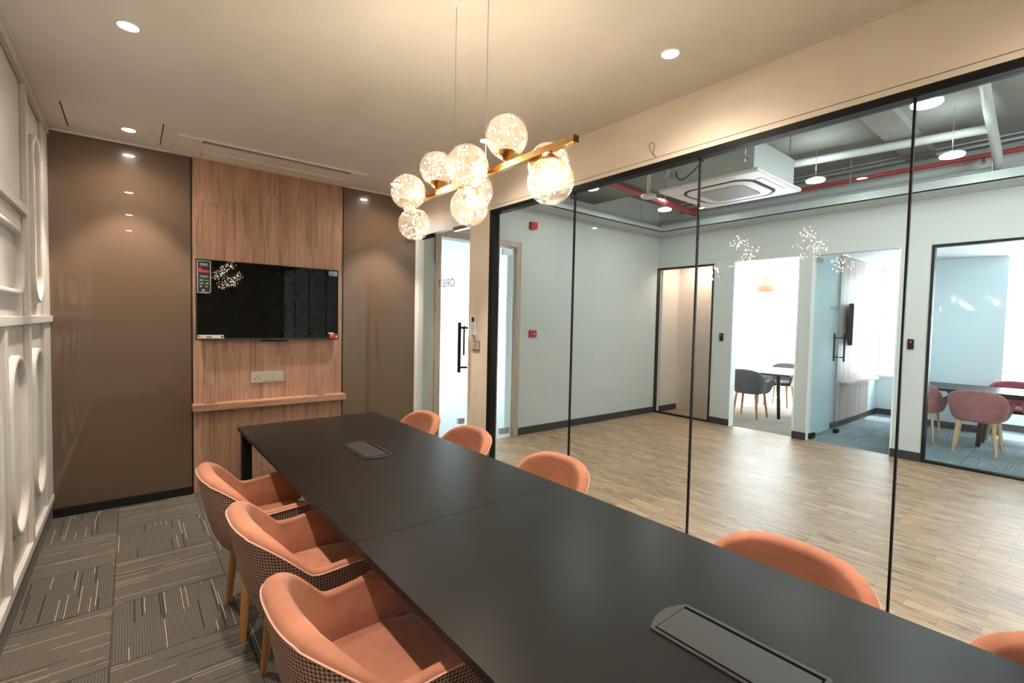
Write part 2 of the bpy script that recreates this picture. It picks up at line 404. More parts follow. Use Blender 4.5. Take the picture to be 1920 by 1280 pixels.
# ================================================================== SETTING
S('floor', MB().box(XL-.1, XG+.06, YR, YT+.05, -.1, 0), 'carpet', 'grey and brown striped carpet tile floor')
S('floor_corridor', MB().box(XG+.06, XF+.06, -3.2, YC+.02, -.1, 0), 'tile_floor', 'wood look tile corridor floor')
S('ceiling', MB().box(XL-.1, XG, YR, YT, H, H+.1), 'ceiling', 'plain painted meeting room ceiling')
S('ceiling_corridor', MB().box(XG, 10.7, -3.2, 8.0, SLAB, SLAB+.15), 'slab', 'dark grey corridor slab ceiling')
S('wall_left', MB().box(XL-.12, XL, YR, YT+.05, 0, H), 'white_wall', 'white moulded side wall')
S('wall_front', MB().box(XL-.12, XG+.1, YT+.02, YC+.1, 0, SLAB), 'white_wall', 'wall behind the television panels')
S('wall_rear', MB().box(XL-.12, XG+.1, YR-.1, YR, 0, SLAB), 'bulkhead', 'rear wall')
# partition wall line: bulkhead over the glass and door, and the pier between them
S('wall_right', MB().box(XG, XG+.1, YR, YT+.02, HB+.03, SLAB).box(XG, XG+.1, 3.40, 3.735, 0, HB+.03), 'bulkhead', 'cream bulkhead and pier wall')
S('trim_1', MB().box(XG-.012, XG+.02, YR, 3.40, HB, HB+.03, .003), 'bulkhead', 'cream bead trim')
S('trim_17', MB().box(XG-.004, XG+.02, YR, 3.40, HB+.03, HB+.035), 'backing', 'dark painted shadow line trim')  # dark strip painted in as the shadow line over the bead
S('trim_2', MB().box(XL, XL+.03, YR, YT, H-.05, H-.0, .008), 'white_wall', 'white cornice trim')
S('trim_3', MB().box(XL, XG, YT-.012, YT+.01, H-.014, H), 'ceiling', 'pale shadow line trim')
S('baseboard_left', MB().box(XL-.01, XL+.015, YR, YT, 0, .115, .002), 'skirt_grey', 'grey left baseboard')
S('baseboard_front', MB().box(XL, .40, YT-.022, YT, 0, .066, .002).box(1.655, XG, YT-.022, YT, 0, .066, .002), 'skirt_black', 'black front baseboard')

# corridor end wall with the oak framed door opening (2.80..3.92)
DX0, DX1, DZ = 2.80, 3.925, 2.475
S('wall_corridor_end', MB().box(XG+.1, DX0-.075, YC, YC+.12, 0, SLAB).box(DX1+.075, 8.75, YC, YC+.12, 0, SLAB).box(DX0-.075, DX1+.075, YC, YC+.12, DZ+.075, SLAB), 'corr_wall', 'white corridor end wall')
S('baseboard_corridor_end', MB().box(DX1+.08, XF, YC-.014, YC, 0, .10, .002).box(XG+.11, DX0-.08, YC-.014, YC, 0, .10, .002), 'skirt', 'charcoal corridor end baseboard')
# corridor far wall: openings window 3.81..4.80, opening 2.60..3.486, opening 1.52..2.43, window -1.6..1.228
WZ = 2.48
fw = MB()
for y0, y1, z0, z1 in [(-3.2, 7.7, WZ, SLAB), (4.84, 4.92, 0, WZ), (3.486, 3.80, 0, WZ), (2.43, 2.60, 0, WZ), (1.235, 1.52, 0, WZ), (-3.2, -1.9, 0, WZ)]:
    fw.box(XF, XF+.12, y0, y1, z0, z1)
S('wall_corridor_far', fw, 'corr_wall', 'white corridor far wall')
sk = MB()
for y0, y1 in [(3.486, 3.80), (2.43, 2.60), (1.235, 1.52)]: sk.box(XF-.014, XF, y0, y1, 0, .10, .002)
S('baseboard_corridor_far', sk, 'skirt', 'charcoal corridor far baseboard')
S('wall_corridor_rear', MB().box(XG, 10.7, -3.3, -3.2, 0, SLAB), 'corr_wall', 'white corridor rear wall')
# rooms beyond
S('floor_rooms', MB().box(XF+.06, 10.7, -3.2, 2.47, -.1, -.001), 'carpet_blue', 'blue grey carpet office floor')
S('floor_room_tan', MB().box(XF+.06, 10.7, 2.47, 7.7, -.1, -.001), 'carpet_tan', 'tan carpet office floor')
S('floor_lobby', MB().box(XF+.06, 7.72, 3.80, YC, -.002, .002), 'tile_floor', 'wood look lobby floor')
S('ceiling_rooms', MB().box(XF+.12, 10.7, -3.2, 7.7, 2.62, 2.7), 'far_white', 'white office ceiling')
S('wall_lobby', MB().box(7.70, 7.74, 3.76, YC, 0, 2.62).box(XF+.12, 7.70, YC-.03, YC, 0, 2.62).box(XF+.12, 7.70, 3.76, 3.80, 0, 2.62), 'peach', 'peach lobby wall')
S('baseboard_lobby', MB().box(XF+.12, 7.70, YC-.05, YC-.03, .002, .1), 'skirt', 'charcoal lobby baseboard')
S('wall_room_left', MB().box(XF+.12, 10.5, 2.50, 2.56, 0, 2.62), 'blue_white', 'pale partition wall behind the oak panel')
S('wall_room_right', MB().poly([(XF+.12, 1.48, 0), (8.65, 1.82, 0), (10.5, 1.82, 0), (10.5, 1.86, 0), (8.64, 1.86, 0), (XF+.12, 1.52, 0)], (0, 0, 2.62)), 'blue_white', 'pale partition wall')
S('wall_room_end', MB().box(9.90, 10.0, .87, 1.82, 0, 2.62), 'blue_white', 'pale blue end wall')
S('wall_outside', MB().box(10.5, 10.6, -3.2, 2.45, 0, .68).box(10.5, 10.6, -3.2, 7.7, 2.45, 2.62).box(10.5, 10.6, 2.45, 2.62, 0, 2.45).box(10.5, 10.6, 1.36, 1.5, .68, 2.45).box(10.5, 10.6, -3.2, -1.2, .68, 2.45).box(10.5, 10.6, 5.4, 7.7, 0, 2.45), 'far_white', 'white window wall')
S('baseboard_rooms', MB().box(10.48, 10.5, 1.83, 2.5, 0, .1).box(9.88, 9.9, .87, 1.79, 0, .1).box(8.2, 10.5, 2.485, 2.5, 0, .09).box(10.48, 10.5, -3, 1.4, 0, .1), 'skirt', 'charcoal office baseboard')
S('sill_1', MB().box(10.42, 10.6, 1.46, 2.5, .68, .71, .004), 'far_white', 'white window sill')
# bright room behind the oak framed door
S('floor_bright_room', MB().box(XG, 6.2, YC+.02, 7.8, -.1, -.001), 'far_white', 'white room floor')
S('ceiling_bright_room', MB().box(XG, 6.2, YC+.12, 7.8, 2.72, 2.8), 'far_white', 'white room ceiling')
S('wall_bright_room', MB().box(XG, XG+.1, YC+.12, 7.8, 0, 2.72).box(6.1, 6.2, YC+.12, 7.8, 0, 2.72), 'far_white', 'white room wall')
S('window_6', MB().box(2.6, 6.1, 7.72, 7.73, 0, 2.72), 'dimming_glass', 'window of the bright room')
S('window_7', MB().box(10.54, 10.55, 2.62, 5.4, 0, 2.45), 'window_glass', 'tall bright office window')
S('window_8', MB().box(10.54, 10.55, 1.5, 2.45, .68, 2.45), 'window_glass', 'bright office window over a white sill')
S('window_9', MB().box(10.54, 10.55, -1.2, 1.36, .68, 2.45), 'window_glass', 'bright office window beside pale blue wall')

# glazed partition: head, jamb, four panes with black joints
wf = MB().box(XG-.02, XG+.05, YR, 3.40, HB-.036, HB, .002).box(XG-.02, XG+.05, 3.345, 3.40, 0, HB-.036, .002).box(XG-.01, XG+.04, YR, 3.345, 0, .03)
S('trim_4', wf, 'black', 'black partition frame trim')
ys = [3.345, 2.405, 1.447, .514, -.42, YR]
for i, (a, b) in enumerate(zip(ys, ys[1:])):
    p = S('window_%d' % (i+1), MB().box(XG+.006, XG+.018, b+.004, a-.004, .03, HB-.036), 'glass', ['glass pane beside the cream pier', 'second glass pane from the cream pier', 'third glass pane from the cream pier', 'fourth glass pane from the cream pier', 'last glass pane of the partition'][i])
    if i < 4: MB().box(XG+.004, XG+.020, b-.0042, b+.0042, .03, HB-.036).build('joint_strip', 'black', p)

# ---- meeting room door (ORBIT): glass leaf between pier and panel wall
dr = thing('door_1', 'frameless glass meeting room door lettered ORBIT with black pull handle', 'door', (XG, 4.24, 0), kind='structure')
MB().box(.006, .018, -.50, .475, .012, 2.40).build('glass_leaf', 'door_glass', dr)
MB().box(-.01, .05, .475, .525, 0, 2.45, .003).box(-.01, .05, -.505, .475, 2.42, 2.512, .003).build('door_frame', 'white_plastic', dr)
hb = MB().cyl((-.06, -.445, 1.02), (-.06, -.445, 1.495), .016, n=16)
for z in (1.07, 1.445): hb.cyl((-.06, -.445, z), (.006, -.49, z), .010, n=12)
hb.build('pull_handle', 'black', dr)
MB().box(-.012, .034, -.50, -.22, 2.385, 2.42, .003).build('patch_fitting', 'chrome', dr)
MB().box(-.012, .034, .20, .44, 2.385, 2.42, .003).build('patch_fitting', 'black', dr)
text('lettering', 'ORBIT', .115, 'ink_navy', dr, (.019, -.055, 1.885), (PI/2, 0, PI/2))

# ---- oak framed door at the corridor end
d2 = thing('door_2', 'pale oak framed glass door at the corridor end', 'door', (3.3625, YC, 0), kind='structure')
hw = (DX1-DX0)/2
MB().box(-hw-.075, -hw, -.03, .14, 0, DZ+.075, .004).box(hw, hw+.075, -.03, .14, 0, DZ+.075, .004).box(-hw, hw, -.03, .14, DZ, DZ+.075, .004).build('door_frame', 'frame_wood', d2)
for k in (-1, 1): MB().box(min(k*hw, k*(hw-.012)), max(k*hw, k*(hw-.012)), .034, .16, 0, DZ).build('reveal_lining', 'far_white', d2)
MB().box(-hw+.03, hw-.05, .02, .032, .015, DZ-.02).build('glass_leaf', 'door_glass', d2)
hb = MB().cyl((-.245, -.04, 1.10), (-.245, -.04, 1.455), .011, n=12)
for z in (1.13, 1.42): hb.cyl((-.245, -.04, z), (-.20, .02, z), .007, n=10)
hb.build('pull_handle', 'black', d2)
for z in (.10, DZ-.06): MB().box(hw-.20, hw-.05, .0, .05, z-.05, z+.03, .003).build('patch_fitting', 'steel', d2)
MB().box(-.27, -.19, .0, .05, .26, .33, .003).build('lock_case', 'steel', d2)
for z in (.03, 2.43): pass

# ---- windows and doors of the far wall
def black_frame_window(name, y0, y1, label):
    wd = thing(name, label, 'window', (XF, (y0+y1)/2, 0), kind='structure'); h = (y1-y0)/2; t = .028
    MB().box(-.012, .08, -h, -h+t, 0, WZ, .002).box(-.012, .08, h-t, h, 0, WZ, .002).box(-.012, .08, -h+t, h-t, WZ-t, WZ, .002).box(-.012, .08, -h+t, h-t, 0, .022, .002).build('window_frame', 'black', wd)
    MB().box(.03, .04, -h+t, h-t, .022, WZ-t).build('window_pane', 'window_glass', wd)
    return wd
black_frame_window('window_10', 3.80, 4.84, 'black framed full height window in front of peach lobby')
black_frame_window('window_11', -1.9, 1.235, 'black framed full height window in front of pink chairs')
# opened glass leaf into the grey chair room
d3 = thing('door_3', 'glass door leaf standing open at grey chair room', 'door', (XF+.06, 2.61, 0), kind='structure')
MB().box(0, .86, .0, .012, .015, 2.46).build('glass_leaf', 'leaf_glass', d3)
MB().box(0, .14, -.012, .024, .012, .09, .003).box(0, .14, -.012, .024, 2.40, 2.46, .003).build('patch_fitting', 'black', d3)
S('trim_5', MB().box(XF-.006, XF+.13, 2.592, 2.606, 0, WZ).box(XF-.006, XF+.13, 2.424, 2.436, 0, WZ).box(XF-.006, XF+.13, 3.480, 3.494, 0, WZ).box(XF-.006, XF+.13, 1.512, 1.526, 0, WZ), 'far_white', 'white opening edge trim')
# GALAXY leaf
d4 = thing('door_4', 'open glass door leaf lettered GALAXY with black handles', 'door', (XF+.06, 2.405, 0), R(-3.4), kind='structure')
MB().box(0.0, .90, -.006, .006, .02, 2.45).build('glass_leaf', 'leaf_glass', d4)
for sgn in (-1, 1):
    hb = MB().cyl((.83, sgn*.065, 1.04), (.83, sgn*.065, 1.44), .012, n=12)
    for z in (1.10, 1.38): hb.cyl((.83, sgn*.065, z), (.83, sgn*.006, z), .008, n=10)
    hb.build('pull_handle', 'black', d4)
MB().box(0, .15, -.014, .014, .015, .09, .003).build('patch_fitting', 'black', d4)
MB().box(0, .15, -.014, .014, 2.39, 2.455, .003).build('patch_fitting', 'steel', d4)
MB().box(.80, .90, -.03, .02, .005, .06, .003).build('floor_lock', 'black', d4)
text('lettering', 'GALAXY', .085, 'ink_grey', d4, (.60, -.0075, 1.80), (PI/2, 0, 0))

# ================================================================== LEFT WALL MOULDINGS
def ring_profile(center_pts, w, d, x0):
    """closed moulding of width w and depth d following a closed loop of (y, z) points on the wall"""
    mb = MB(); N = len(center_pts); rings = []
    for i in range(N):
        p = Vector(center_pts[i]); q = Vector(center_pts[(i+1) % N]); o = Vector(center_pts[i-1])
        t = (q-o).normalized(); n = Vector((-t.y, t.x)); ring = []
        for a, dx in [(-.5, 0), (-.5, .55), (-.38, .85), (-.15, 1), (.15, 1), (.38, .85), (.5, .55), (.5, 0)]:
            s2 = p + n*(a*w); ring.append((x0 + dx*d, s2.x, s2.y))
        rings.append(ring)
    rings.append(rings[0]); mb.loft(rings, False, False); return mb
def stadium(y0, y1, z0, z1, r=None, n=14):
    r = (y1-y0)/2 if r is None else r; P = []
    for cy_, cz_, a0 in [(y1-r, z1-r, 0), (y0+r, z1-r, 90), (y0+r, z0+r, 180), (y1-r, z0+r, 270)]:
        for k in range(n+1): a = R(a0+90*k/n); P.append((cy_+r*math.cos(a), cz_+r*math.sin(a)))
    Q = []
    for p in P:
        if not Q or (Vector(p)-Vector(Q[-1])).length > 1e-5: Q.append(p)
    return Q
DEP = .030
rails = MB()
rails.box(XL, XL+.035, YR, YT-.02, 1.440, 1.485, .004)
S('trim_6', rails, 'white_wall', 'white chair rail trim')
rl = MB()
for y in (3.84, 2.52+.0): rl.box(XL, XL+.026, y-.03, y+.03, 1.485, H-.05, .004)
for y in (3.83, 3.155, 2.48, 1.80, 1.12, .44, -.24): rl.box(XL, XL+.026, y-.03, y+.03, .17, 1.44, .004)
rl.box(XL, XL+.026, YR, YT-.02, .135, .185, .004)
rl.box(XL, XL+.026, YR, 3.81, 2.045, 2.095, .004)
rl.box(XL, XL+.02, 4.47, YT, .185, 1.44, .004).box(XL, XL+.02, 4.50, YT, 1.485, H-.05, .004)
S('trim_7', rl, 'white_wall', 'white panelled rail trim')
for i, (y0, y1, z0, z1, r) in enumerate([(4.00, 4.39, 1.56, 2.60, None), (3.90, 4.36, .36, 1.29, None), (3.215, 3.68, .36, 1.29, None), (2.55, 3.01, .36, 1.29, None), (2.58, 3.67, 1.585, 1.945, .14), (1.88, 2.34, .36, 1.29, None), (1.2, 2.4, 1.585, 1.945, .14)]):
    S('trim_%d' % (8+i), ring_profile(stadium(y0+.02, y1-.02, z0+.02, z1-.02, r), .034, .032, XL), 'white_wall',
      ['tall oval moulding trim above the chair rail', 'low oval moulding trim beside the brown panel', 'second low oval moulding trim from the brown panel', 'third low oval moulding trim from the brown panel', 'rounded rectangular moulding trim above the chair rail', 'fourth low oval moulding trim from the brown panel', 'second rounded rectangular moulding trim'][i])

# ================================================================== TELEVISION WALL
tag(MB().box(XL+.012, .398, YT-.012, YT+.02, .066, H-.014, .002).build('wall_panel', 'brown_gloss'), 'glossy brown wall panel beside the white moulded wall', 'wall panel', 'glossy brown wall panels')
tag(MB().box(1.660, XG-.03, YT-.012, YT+.02, .066, H-.014, .002).build('wall_panel', 'brown_gloss'), 'glossy brown wall panel beside the glass door', 'wall panel', 'glossy brown wall panels')
tag(MB().box(.411, 1.647, YT-.016, YT+.02, .0, H-.014, .002).build('wall_panel', 'wood'), 'pinkish oak wall panel behind the television', 'wall panel')
S('trim_15', MB().box(.397, .412, YT-.006, YT+.02, 0, H-.014).box(1.646, 1.661, YT-.006, YT+.02, 0, H-.014), 'skirt_black', 'black shadow gap trim')
S('trim_16', MB().box(XG-.035, XG, YT-.03, YT+.02, 0, HB+.03, .003), 'far_white', 'white corner trim')
tag(MB().box(.398, 1.655, YT-.135, YT-.016, .714, .768, .003).build('wall_shelf', 'wood_shelf'), 'narrow oak shelf on the panel under the television', 'shelf')

def stem_glass(loc, label):
    g = thing('stem_glass', label, 'glass', loc, group='stem glasses on the oak shelf')
    prof = [(.0, 0), (.040, 0), (.040, .003), (.010, .008), (.0045, .02), (.0042, .155), (.008, .165), (.016, .17), (.024, .185), (.031, .203), (.037, .222), (.0355, .222), (.029, .204), (.022, .188), (.0, .176)]
    MB().lathe(prof[:7] + [(.0, .166)], n=24).build('stem', 'stemware', g)
    MB().lathe([(.0, .165)] + prof[6:], n=24).build('bowl', 'stemware', g)
    return g
SH = .768
stem_glass((.525, YT-.075, SH), 'clear long stemmed glass on the shelf end beside the left brown panel')
stem_glass((1.432, YT-.075, SH), 'clear long stemmed glass on the shelf end nearer the glass door')

so = thing('socket_plate', 'grey power socket plate between shelf and television', 'socket plate', (.976, YT-.016, .963))
MB().box(-.135, .135, -.010, 0, -.048, .048, .003).build('plate', 'grey_plastic', so)
for i in range(2): MB().box(-.03+i*.075, .035+i*.075, -.013, -.010, -.036, .036, .002).build('switch_module', 'grey_plastic', so)
for i, (dx, dz) in enumerate([(-.085, .012), (-.100, -.012), (-.070, -.012)]): MB().cyl((dx, -.0115, dz), (dx, -.009, dz), .005, n=10).build('socket_hole', 'ink', so)

tv = thing('television', 'wall mounted flat black television on the oak panel', 'television', (1.0115, YT-.016, 1.64))
MB().box(-.3, .3, -.026, 0, -.2, .2).build('wall_mount', 'black', tv)
MB().box(-.585, .585, -.052, -.024, -.338, .338, .004).build('bezel', 'tv_frame', tv)
MB().box(-.578, .578, -.0545, -.050, -.322, .333).build('screen', 'screen', tv)
MB().box(-.585, .585, -.0555, -.050, -.338, -.324, .001).build('lower_bezel', 'tv_frame', tv)
MB().box(-.10, .12, -.05, -.03, -.352, -.336, .003).build('sensor_bar', 'black', tv)
TF = -.0548
st = MB().box(-.575, -.478, TF-.0008, TF, .055, .325).build('feature_sticker', 'ink', tv)
st['label'] = 'tall black feature sticker with grey border'
bd = MB()
for a in [(-.575, -.569, .055, .325), (-.484, -.478, .075, .325), (-.575, -.478, .319, .325), (-.575, -.495, .055, .061)]: bd.box(a[0], a[1], TF-.0014, TF-.0004, a[2], a[3])
bd.obox((-.4865, TF-.0009, .0665), (.0075, 0, .0085), (0, .0005, 0), (.002, 0, -.002))
bd.build('sticker_border', 'st_grey', st)
rd = MB().box(-.563, -.49, TF-.0013, TF-.0004, .228, .246).box(-.563, -.545, TF-.0013, TF-.0004, .246, .262).build('sticker_logo', 'st_red', st)
pr = MB()
for z, segs in [(.295, [(-.555, -.497, .013)]), (.281, [(-.555, -.497, .004)]), (.196, [(-.555, -.495, .008)]), (.184, [(-.550, -.50, .003)]), (.162, [(-.558, -.530, .012), (-.522, -.492, .007)]), (.136, [(-.558, -.527, .010), (-.515, -.494, .009)]), (.111, [(-.556, -.538, .012), (-.515, -.50, .011)]), (.080, [(-.538, -.520, .014)]), (.069, [(-.548, -.508, .003)])]:
    for a, b, hh in segs:
        k = max(1, int((b-a)/.0095))
        for q in range(k): pr.box(a+(b-a)*q/k, a+(b-a)*(q+.72)/k, TF-.0013, TF-.0004, z-hh/2, z+hh/2)
pr.build('sticker_print', 'st_grey', st)
s2 = MB()
P = [(.488, TF, .315), (.488, TF, .29), (.50, TF, .278), (.572, TF, .278), (.572, TF, .323), (.50, TF, .323)]
s2.poly(P, (0, -.0008, 0)); s2 = s2.build('corner_sticker', 'st_grey', tv)
MB().poly([(.494, TF-.0009, .312), (.494, TF-.0009, .292), (.503, TF-.0009, .283), (.569, TF-.0009, .283), (.569, TF-.0009, .318), (.503, TF-.0009, .318)], (0, -.0006, 0)).build('sticker_panel', 'st_teal', s2)
for a in [(.512, .562, .300, .311), (.54, .562, .288, .294)]: MB().box(a[0], a[1], TF-.0018, TF-.0012, a[2], a[3]).build('sticker_print', 'st_grey', s2)
s3 = MB().box(-.575, -.385, TF-.001, TF, -.322, -.293).build('energy_sticker', 'paper', tv)
MB().box(-.515, -.475, TF-.0016, TF-.0008, -.317, -.304).build('sticker_print', 'st_green', s3)
MB().cyl((-.564, TF-.0015, -.306), (-.564, TF-.0005, -.306), .009, n=14).build('sticker_badge', 'st_red', s3)
MB().cyl((-.546, TF-.0015, -.310), (-.546, TF-.0005, -.310), .007, n=14).build('sticker_badge', 'st_orange', s3)
MB().cyl((-.398, TF-.0015, -.308), (-.398, TF-.0005, -.308), .009, n=14).build('sticker_seal', 'ink', s3)
s4 = MB().box(.500, .574, TF-.001, TF, -.322, -.284).build('red_sticker', 'st_red', tv)
MB().poly([(.552, TF-.0012, -.320), (.573, TF-.0012, -.320), (.573, TF-.0012, -.298)], (0, -.0005, 0)).build('sticker_corner', 'paper', s4)
for a in [(.505, .54, -.294, -.288), (.505, .53, -.306, -.301)]: MB().box(a[0], a[1], TF-.0016, TF-.0008, a[2], a[3]).build('sticker_print', 'st_orange', s4)
MB().box(.487, .538, TF-.001, TF, -.283, -.271).build('price_sticker', 'paper', tv)

# ================================================================== CEILING FITTINGS
hat = thing('ceiling_hatch', 'flush painted access hatch in the ceiling corner by the white wall', 'hatch', (-.065, 4.372, H))
MB().box(-.257, .257, -.25, .25, -.003, .01).build('hatch_panel', 'ceiling', hat)
for k in (-.26, .26): MB().box(k-.003, k+.003, -.25, .25, -.004, .01).build('shadow_gap', 'backing', hat)
MB().box(.19, .215, .01, .014, -.0045, 0).build('latch', 'backing', hat)
ac = thing('ceiling_air_conditioner', 'slim white slot air conditioner in the ceiling over the oak panel', 'air conditioner', (.99, 4.49, H))
MB().box(-.71, .71, -.245, .25, -.016, .01, .006).build('casing', 'ceiling', ac)
MB().box(-.55, .56, -.232, -.185, -.0185, -.012).build('air_slot', 'backing', ac)
MB().box(-.545, .555, -.222, -.196, -.022, -.014, .002).build('slot_vane', 'grey_plastic', ac)
MB().box(-.53, .62, .02, .19, -.021, -.014, .003).build('filter_panel', 'ceiling', ac)
for a in [(-.534, -.528, .02, .19, -.022, -.014), (-.06, -.02, -.13, -.126, -.0175, -.014), (-.62, -.58, -.20, -.196, -.0175, -.014)]: MB().box(*a).build('latch', 'grey_plastic', ac)

def downlight(x, y, label):
    d = thing('downlight', label, 'downlight', (x, y, H - (.004 if x < .1 and y > 4 else 0)), group='recessed downlights of the meeting room')
    MB().lathe([(.038, -.001), (.040, -.004), (.052, -.003), (.054, 0), (.038, .0)], n=32).build('trim_ring', 'white_plastic', d)
    MB().lathe([(.0, -.0015), (.039, -.0015), (.039, .004), (0, .004)], n=24).build('lens', 'lamp', d)
    add_light('downlight_beam', 'SPOT', (0, 0, -.012), DL, (1, .87, .73), d, spot_size=R(72), spot_blend=.45, shadow_soft_size=.03)
    add_light('downlight_spill', 'SPOT', (0, 0, -.012), DL*.22, (1, .87, .73), d, spot_size=R(150), spot_blend=.8, shadow_soft_size=.03)
DL = 128
for x, y, lb in [(.007, 4.405, 'recessed downlight before the left brown panel'), (.007, 2.85, 'recessed downlight beside white wall, top left of the photo'),
                 (.007, 1.36, 'recessed downlight by the white wall, beyond the frame'), (.007, -.15, 'recessed downlight by the white wall, beyond the frame'),
                 (2.02, 4.36, 'recessed downlight in front of brown panel by glass door'), (2.03, 2.87, 'recessed downlight behind the topmost glass globe'),
                 (2.05, 1.367, 'recessed downlight right of the globe chandelier'), (2.05, -.15, 'recessed downlight above glass partition, beyond the frame')]:
    downlight(x, y, lb)

# hooked wire sticking out of the bulkhead
tag(MB().tube(smooth([(XG-.001, 1.73, 2.52), (XG-.02, 1.74, 2.535), (XG-.03, 1.755, 2.57), (XG-.02, 1.765, 2.60), (XG-.008, 1.75, 2.61), (XG-.012, 1.735, 2.58), (XG-.03, 1.73, 2.545), (XG-.034, 1.72, 2.515)]), .0018, 6).build('loose_cable', 'wire'), 'curled loose cable poking from the bulkhead above the glass', 'cable')

# ================================================================== PIER FITTINGS
rm = thing('remote_control', 'white air conditioner remote in holder on the cream pier', 'remote control', (XG, 3.63, 1.47))
MB().box(-.022, -.004, -.028, .028, -.09, .085, .004).build('body', 'white_plastic', rm)
MB().box(-.0235, -.0215, -.02, .02, .035, .075).build('display', 'ink', rm)
bt = MB()
for q in range(3):
    for k in range(3): bt.box(-.0235, -.0215, -.017+q*.013, -.009+q*.013, -.055+k*.022, -.047+k*.022)
bt.build('buttons', 'grey_plastic', rm)
MB().box(-.008, 0, -.034, .034, -.11, -.02, .003).build('holder', 'white_plastic', rm)
sw = thing('switch_plate', 'steel switch plate on the cream pier under the remote', 'switch plate', (XG, 3.60, 1.285))
MB().box(-.008, 0, -.062, .062, -.045, .045, .003).build('plate', 'steel', sw)
for k in (-1, 1): MB().box(-.011, -.008, k*.03-.024, k*.03+.024, -.036, .036, .002).build('rocker', 'grey_plastic', sw)
tag(MB().tube([(XG-.003, 3.58, 1.95), (XG-.004, 3.585, 1.6), (XG-.006, 3.60, 1.40), (XG-.008, 3.61, 1.33)], .0016, 6).tube([(XG-.004, 3.61, 1.24), (XG-.004, 3.60, 1.0), (XG-.004, 3.63, .78), (XG-.004, 3.62, .5)], .0013, 6).build('loose_cable', 'white_plastic'), 'thin white cable running down the cream pier', 'cable')

# ================================================================== CHANDELIER
BX, BZ = 1.08, 2.078
ch = thing('globe_chandelier', 'brass bar chandelier with nine fairy light glass globes', 'chandelier', (BX, 1.63, BZ))
MB().box(-.011, .011, -.585, .60, -.011, .011, .001).build('bar', 'brass', ch)
MB().box(-.0105, .0105, -.588, -.584, -.0105, .0105).build('end_cap', 'dark_brass', ch)
for y in (.125, -.105): MB().cyl((0, y, .01), (0, y, H-BZ), .0016, n=6).build('suspension_cable', 'steel', ch)
for y in (.125, -.105): MB().lathe([(0, .011), (.008, .011), (.008, .022), (.004, .032), (0, .032)], (0, y, 0), 12).build('cable_gripper', 'brass', ch)
GR = .0775
def globe(y, direc, seed):
    rnd = random.Random(seed); dv = Vector(direc); c = Vector((0, y, 0)) + dv*.106
    rot = dv.to_track_quat('Z', 'Y').to_matrix()
    # cup
    cp = MB()
    prof = [(.004, .010), (.0055, .012), (.0055, .018), (.010, .019), (.030, .034), (.046, .046), (.0475, .0465), (.046, .0445), (.028, .031), (.0, .020)]
    rings = [[Vector((0, y, 0)) + rot @ Vector((r*math.cos(2*PI*k/28), r*math.sin(2*PI*k/28), z)) for k in range(28)] for r, z in prof]
    cp.loft(rings, True, False); cup = cp.build('cup', 'brass', ch)
    g = MB().sphere(c, GR, 40, 20).build('globe', 'globe', ch)
    # tangled wire with its beads
    pts = []; q = Vector((0, 0, 0)); v = Vector((rnd.uniform(-1, 1), rnd.uniform(-1, 1), rnd.uniform(-1, 1))).normalized()
    for k in range(230):
        v = (v + Vector((rnd.gauss(0, .35), rnd.gauss(0, .35), rnd.gauss(0, .35))) - q*(3.0 if q.length > .055 else 0)*1.6).normalized()
        q = q + v*.011
        if q.length > .071: q = q.normalized()*.071
        pts.append(c + q)
    sub = pts[::1]
    MB().tube(sub, .0003, 4).build('wire', 'wire', g)
    ld = MB()
    for k in range(2, len(pts), 8): ld.ico(pts[k], .0032, 1)
    ld.build('fairy_lights', 'led', g)['kind'] = 'stuff'
    add_light('globe_glow', 'POINT', c, GL, (1, .80, .58), ch, shadow_soft_size=.004)
GL = 2.2
for i, (y, dv) in enumerate([(1.394, (0, 0, 1)), (1.897, (0, 0, 1)), (1.155, (0, 0, -1)), (1.633, (0, 0, -1)), (2.111, (0, 0, -1)), (1.489, (-1, 0, 0)), (1.966, (-1, 0, 0)), (1.746, (1, 0, 0)), (1.281, (1, 0, 0))]):
    globe(y-1.63, dv, 11+i)

# ================================================================== TABLE
TS = .008
tb = thing('conference_table', 'long black conference table with seam across the middle', 'table', (1.0785, 1.56, 0), TS*.9)
TW, T1, T0 = .493, 2.135, -2.13
MB().box(-TW, TW, .0008, T1, .724, .75, .0015).build('tabletop', ['table'], tb)
MB().box(-TW, TW, T0, -.0008, .724, .75, .0015).build('tabletop', ['table'], tb)
for sx in (-1, 1):
    for yy in (T1-.05, T0+.05): MB().box(sx*(TW-.045)-.03, sx*(TW-.045)+.03, yy-.03, yy+.03, 0, .724, .003).build('leg', 'black', tb)
    MB().box(sx*.12-.03, sx*.12+.03, -.03, .03, 0, .66, .003).build('leg', 'black', tb)
MB().box(-TW+.05, TW-.05, T1-.11, T1-.06, .65, .718).box(-TW+.05, TW-.05, T0+.06, T0+.11, .65, .718).box(-.16, -.11, T0+.1, T1-.1, .66, .718).box(.11, .16, T0+.1, T1-.1, .66, .718).build('underframe', 'black', tb)
def cable_flap(x, y, label):
    f = thing('cable_flap', label, 'cable flap', (x, y, .75), TS, group='cable flaps in the tabletop')
    hx, hy = .082, .195
    fr = MB()
    def arc_end(sg):
        return [( -hx + 2*hx*k/10.0, sg*(hy-.024) + sg*.024*math.sin(PI*k/10.0)) for k in range(11)]
    out = [(p[0], p[1]) for p in arc_end(1)] + [(p[0], p[1]) for p in reversed(arc_end(-1))]
    fr.poly([(a, b, .0005) for a, b in out], (0, 0, .004)); fr.build('surround', 'flap', f)
    MB().box(-hx+.010, hx-.012, -hy+.030, hy-.030, .0042, .0052).build('brush_strip', 'brush', f)
    MB().box(-hx+.013, hx-.026, -hy+.033, hy-.033, .0045, .0072, .001).build('lid', 'flap', f)
    return f
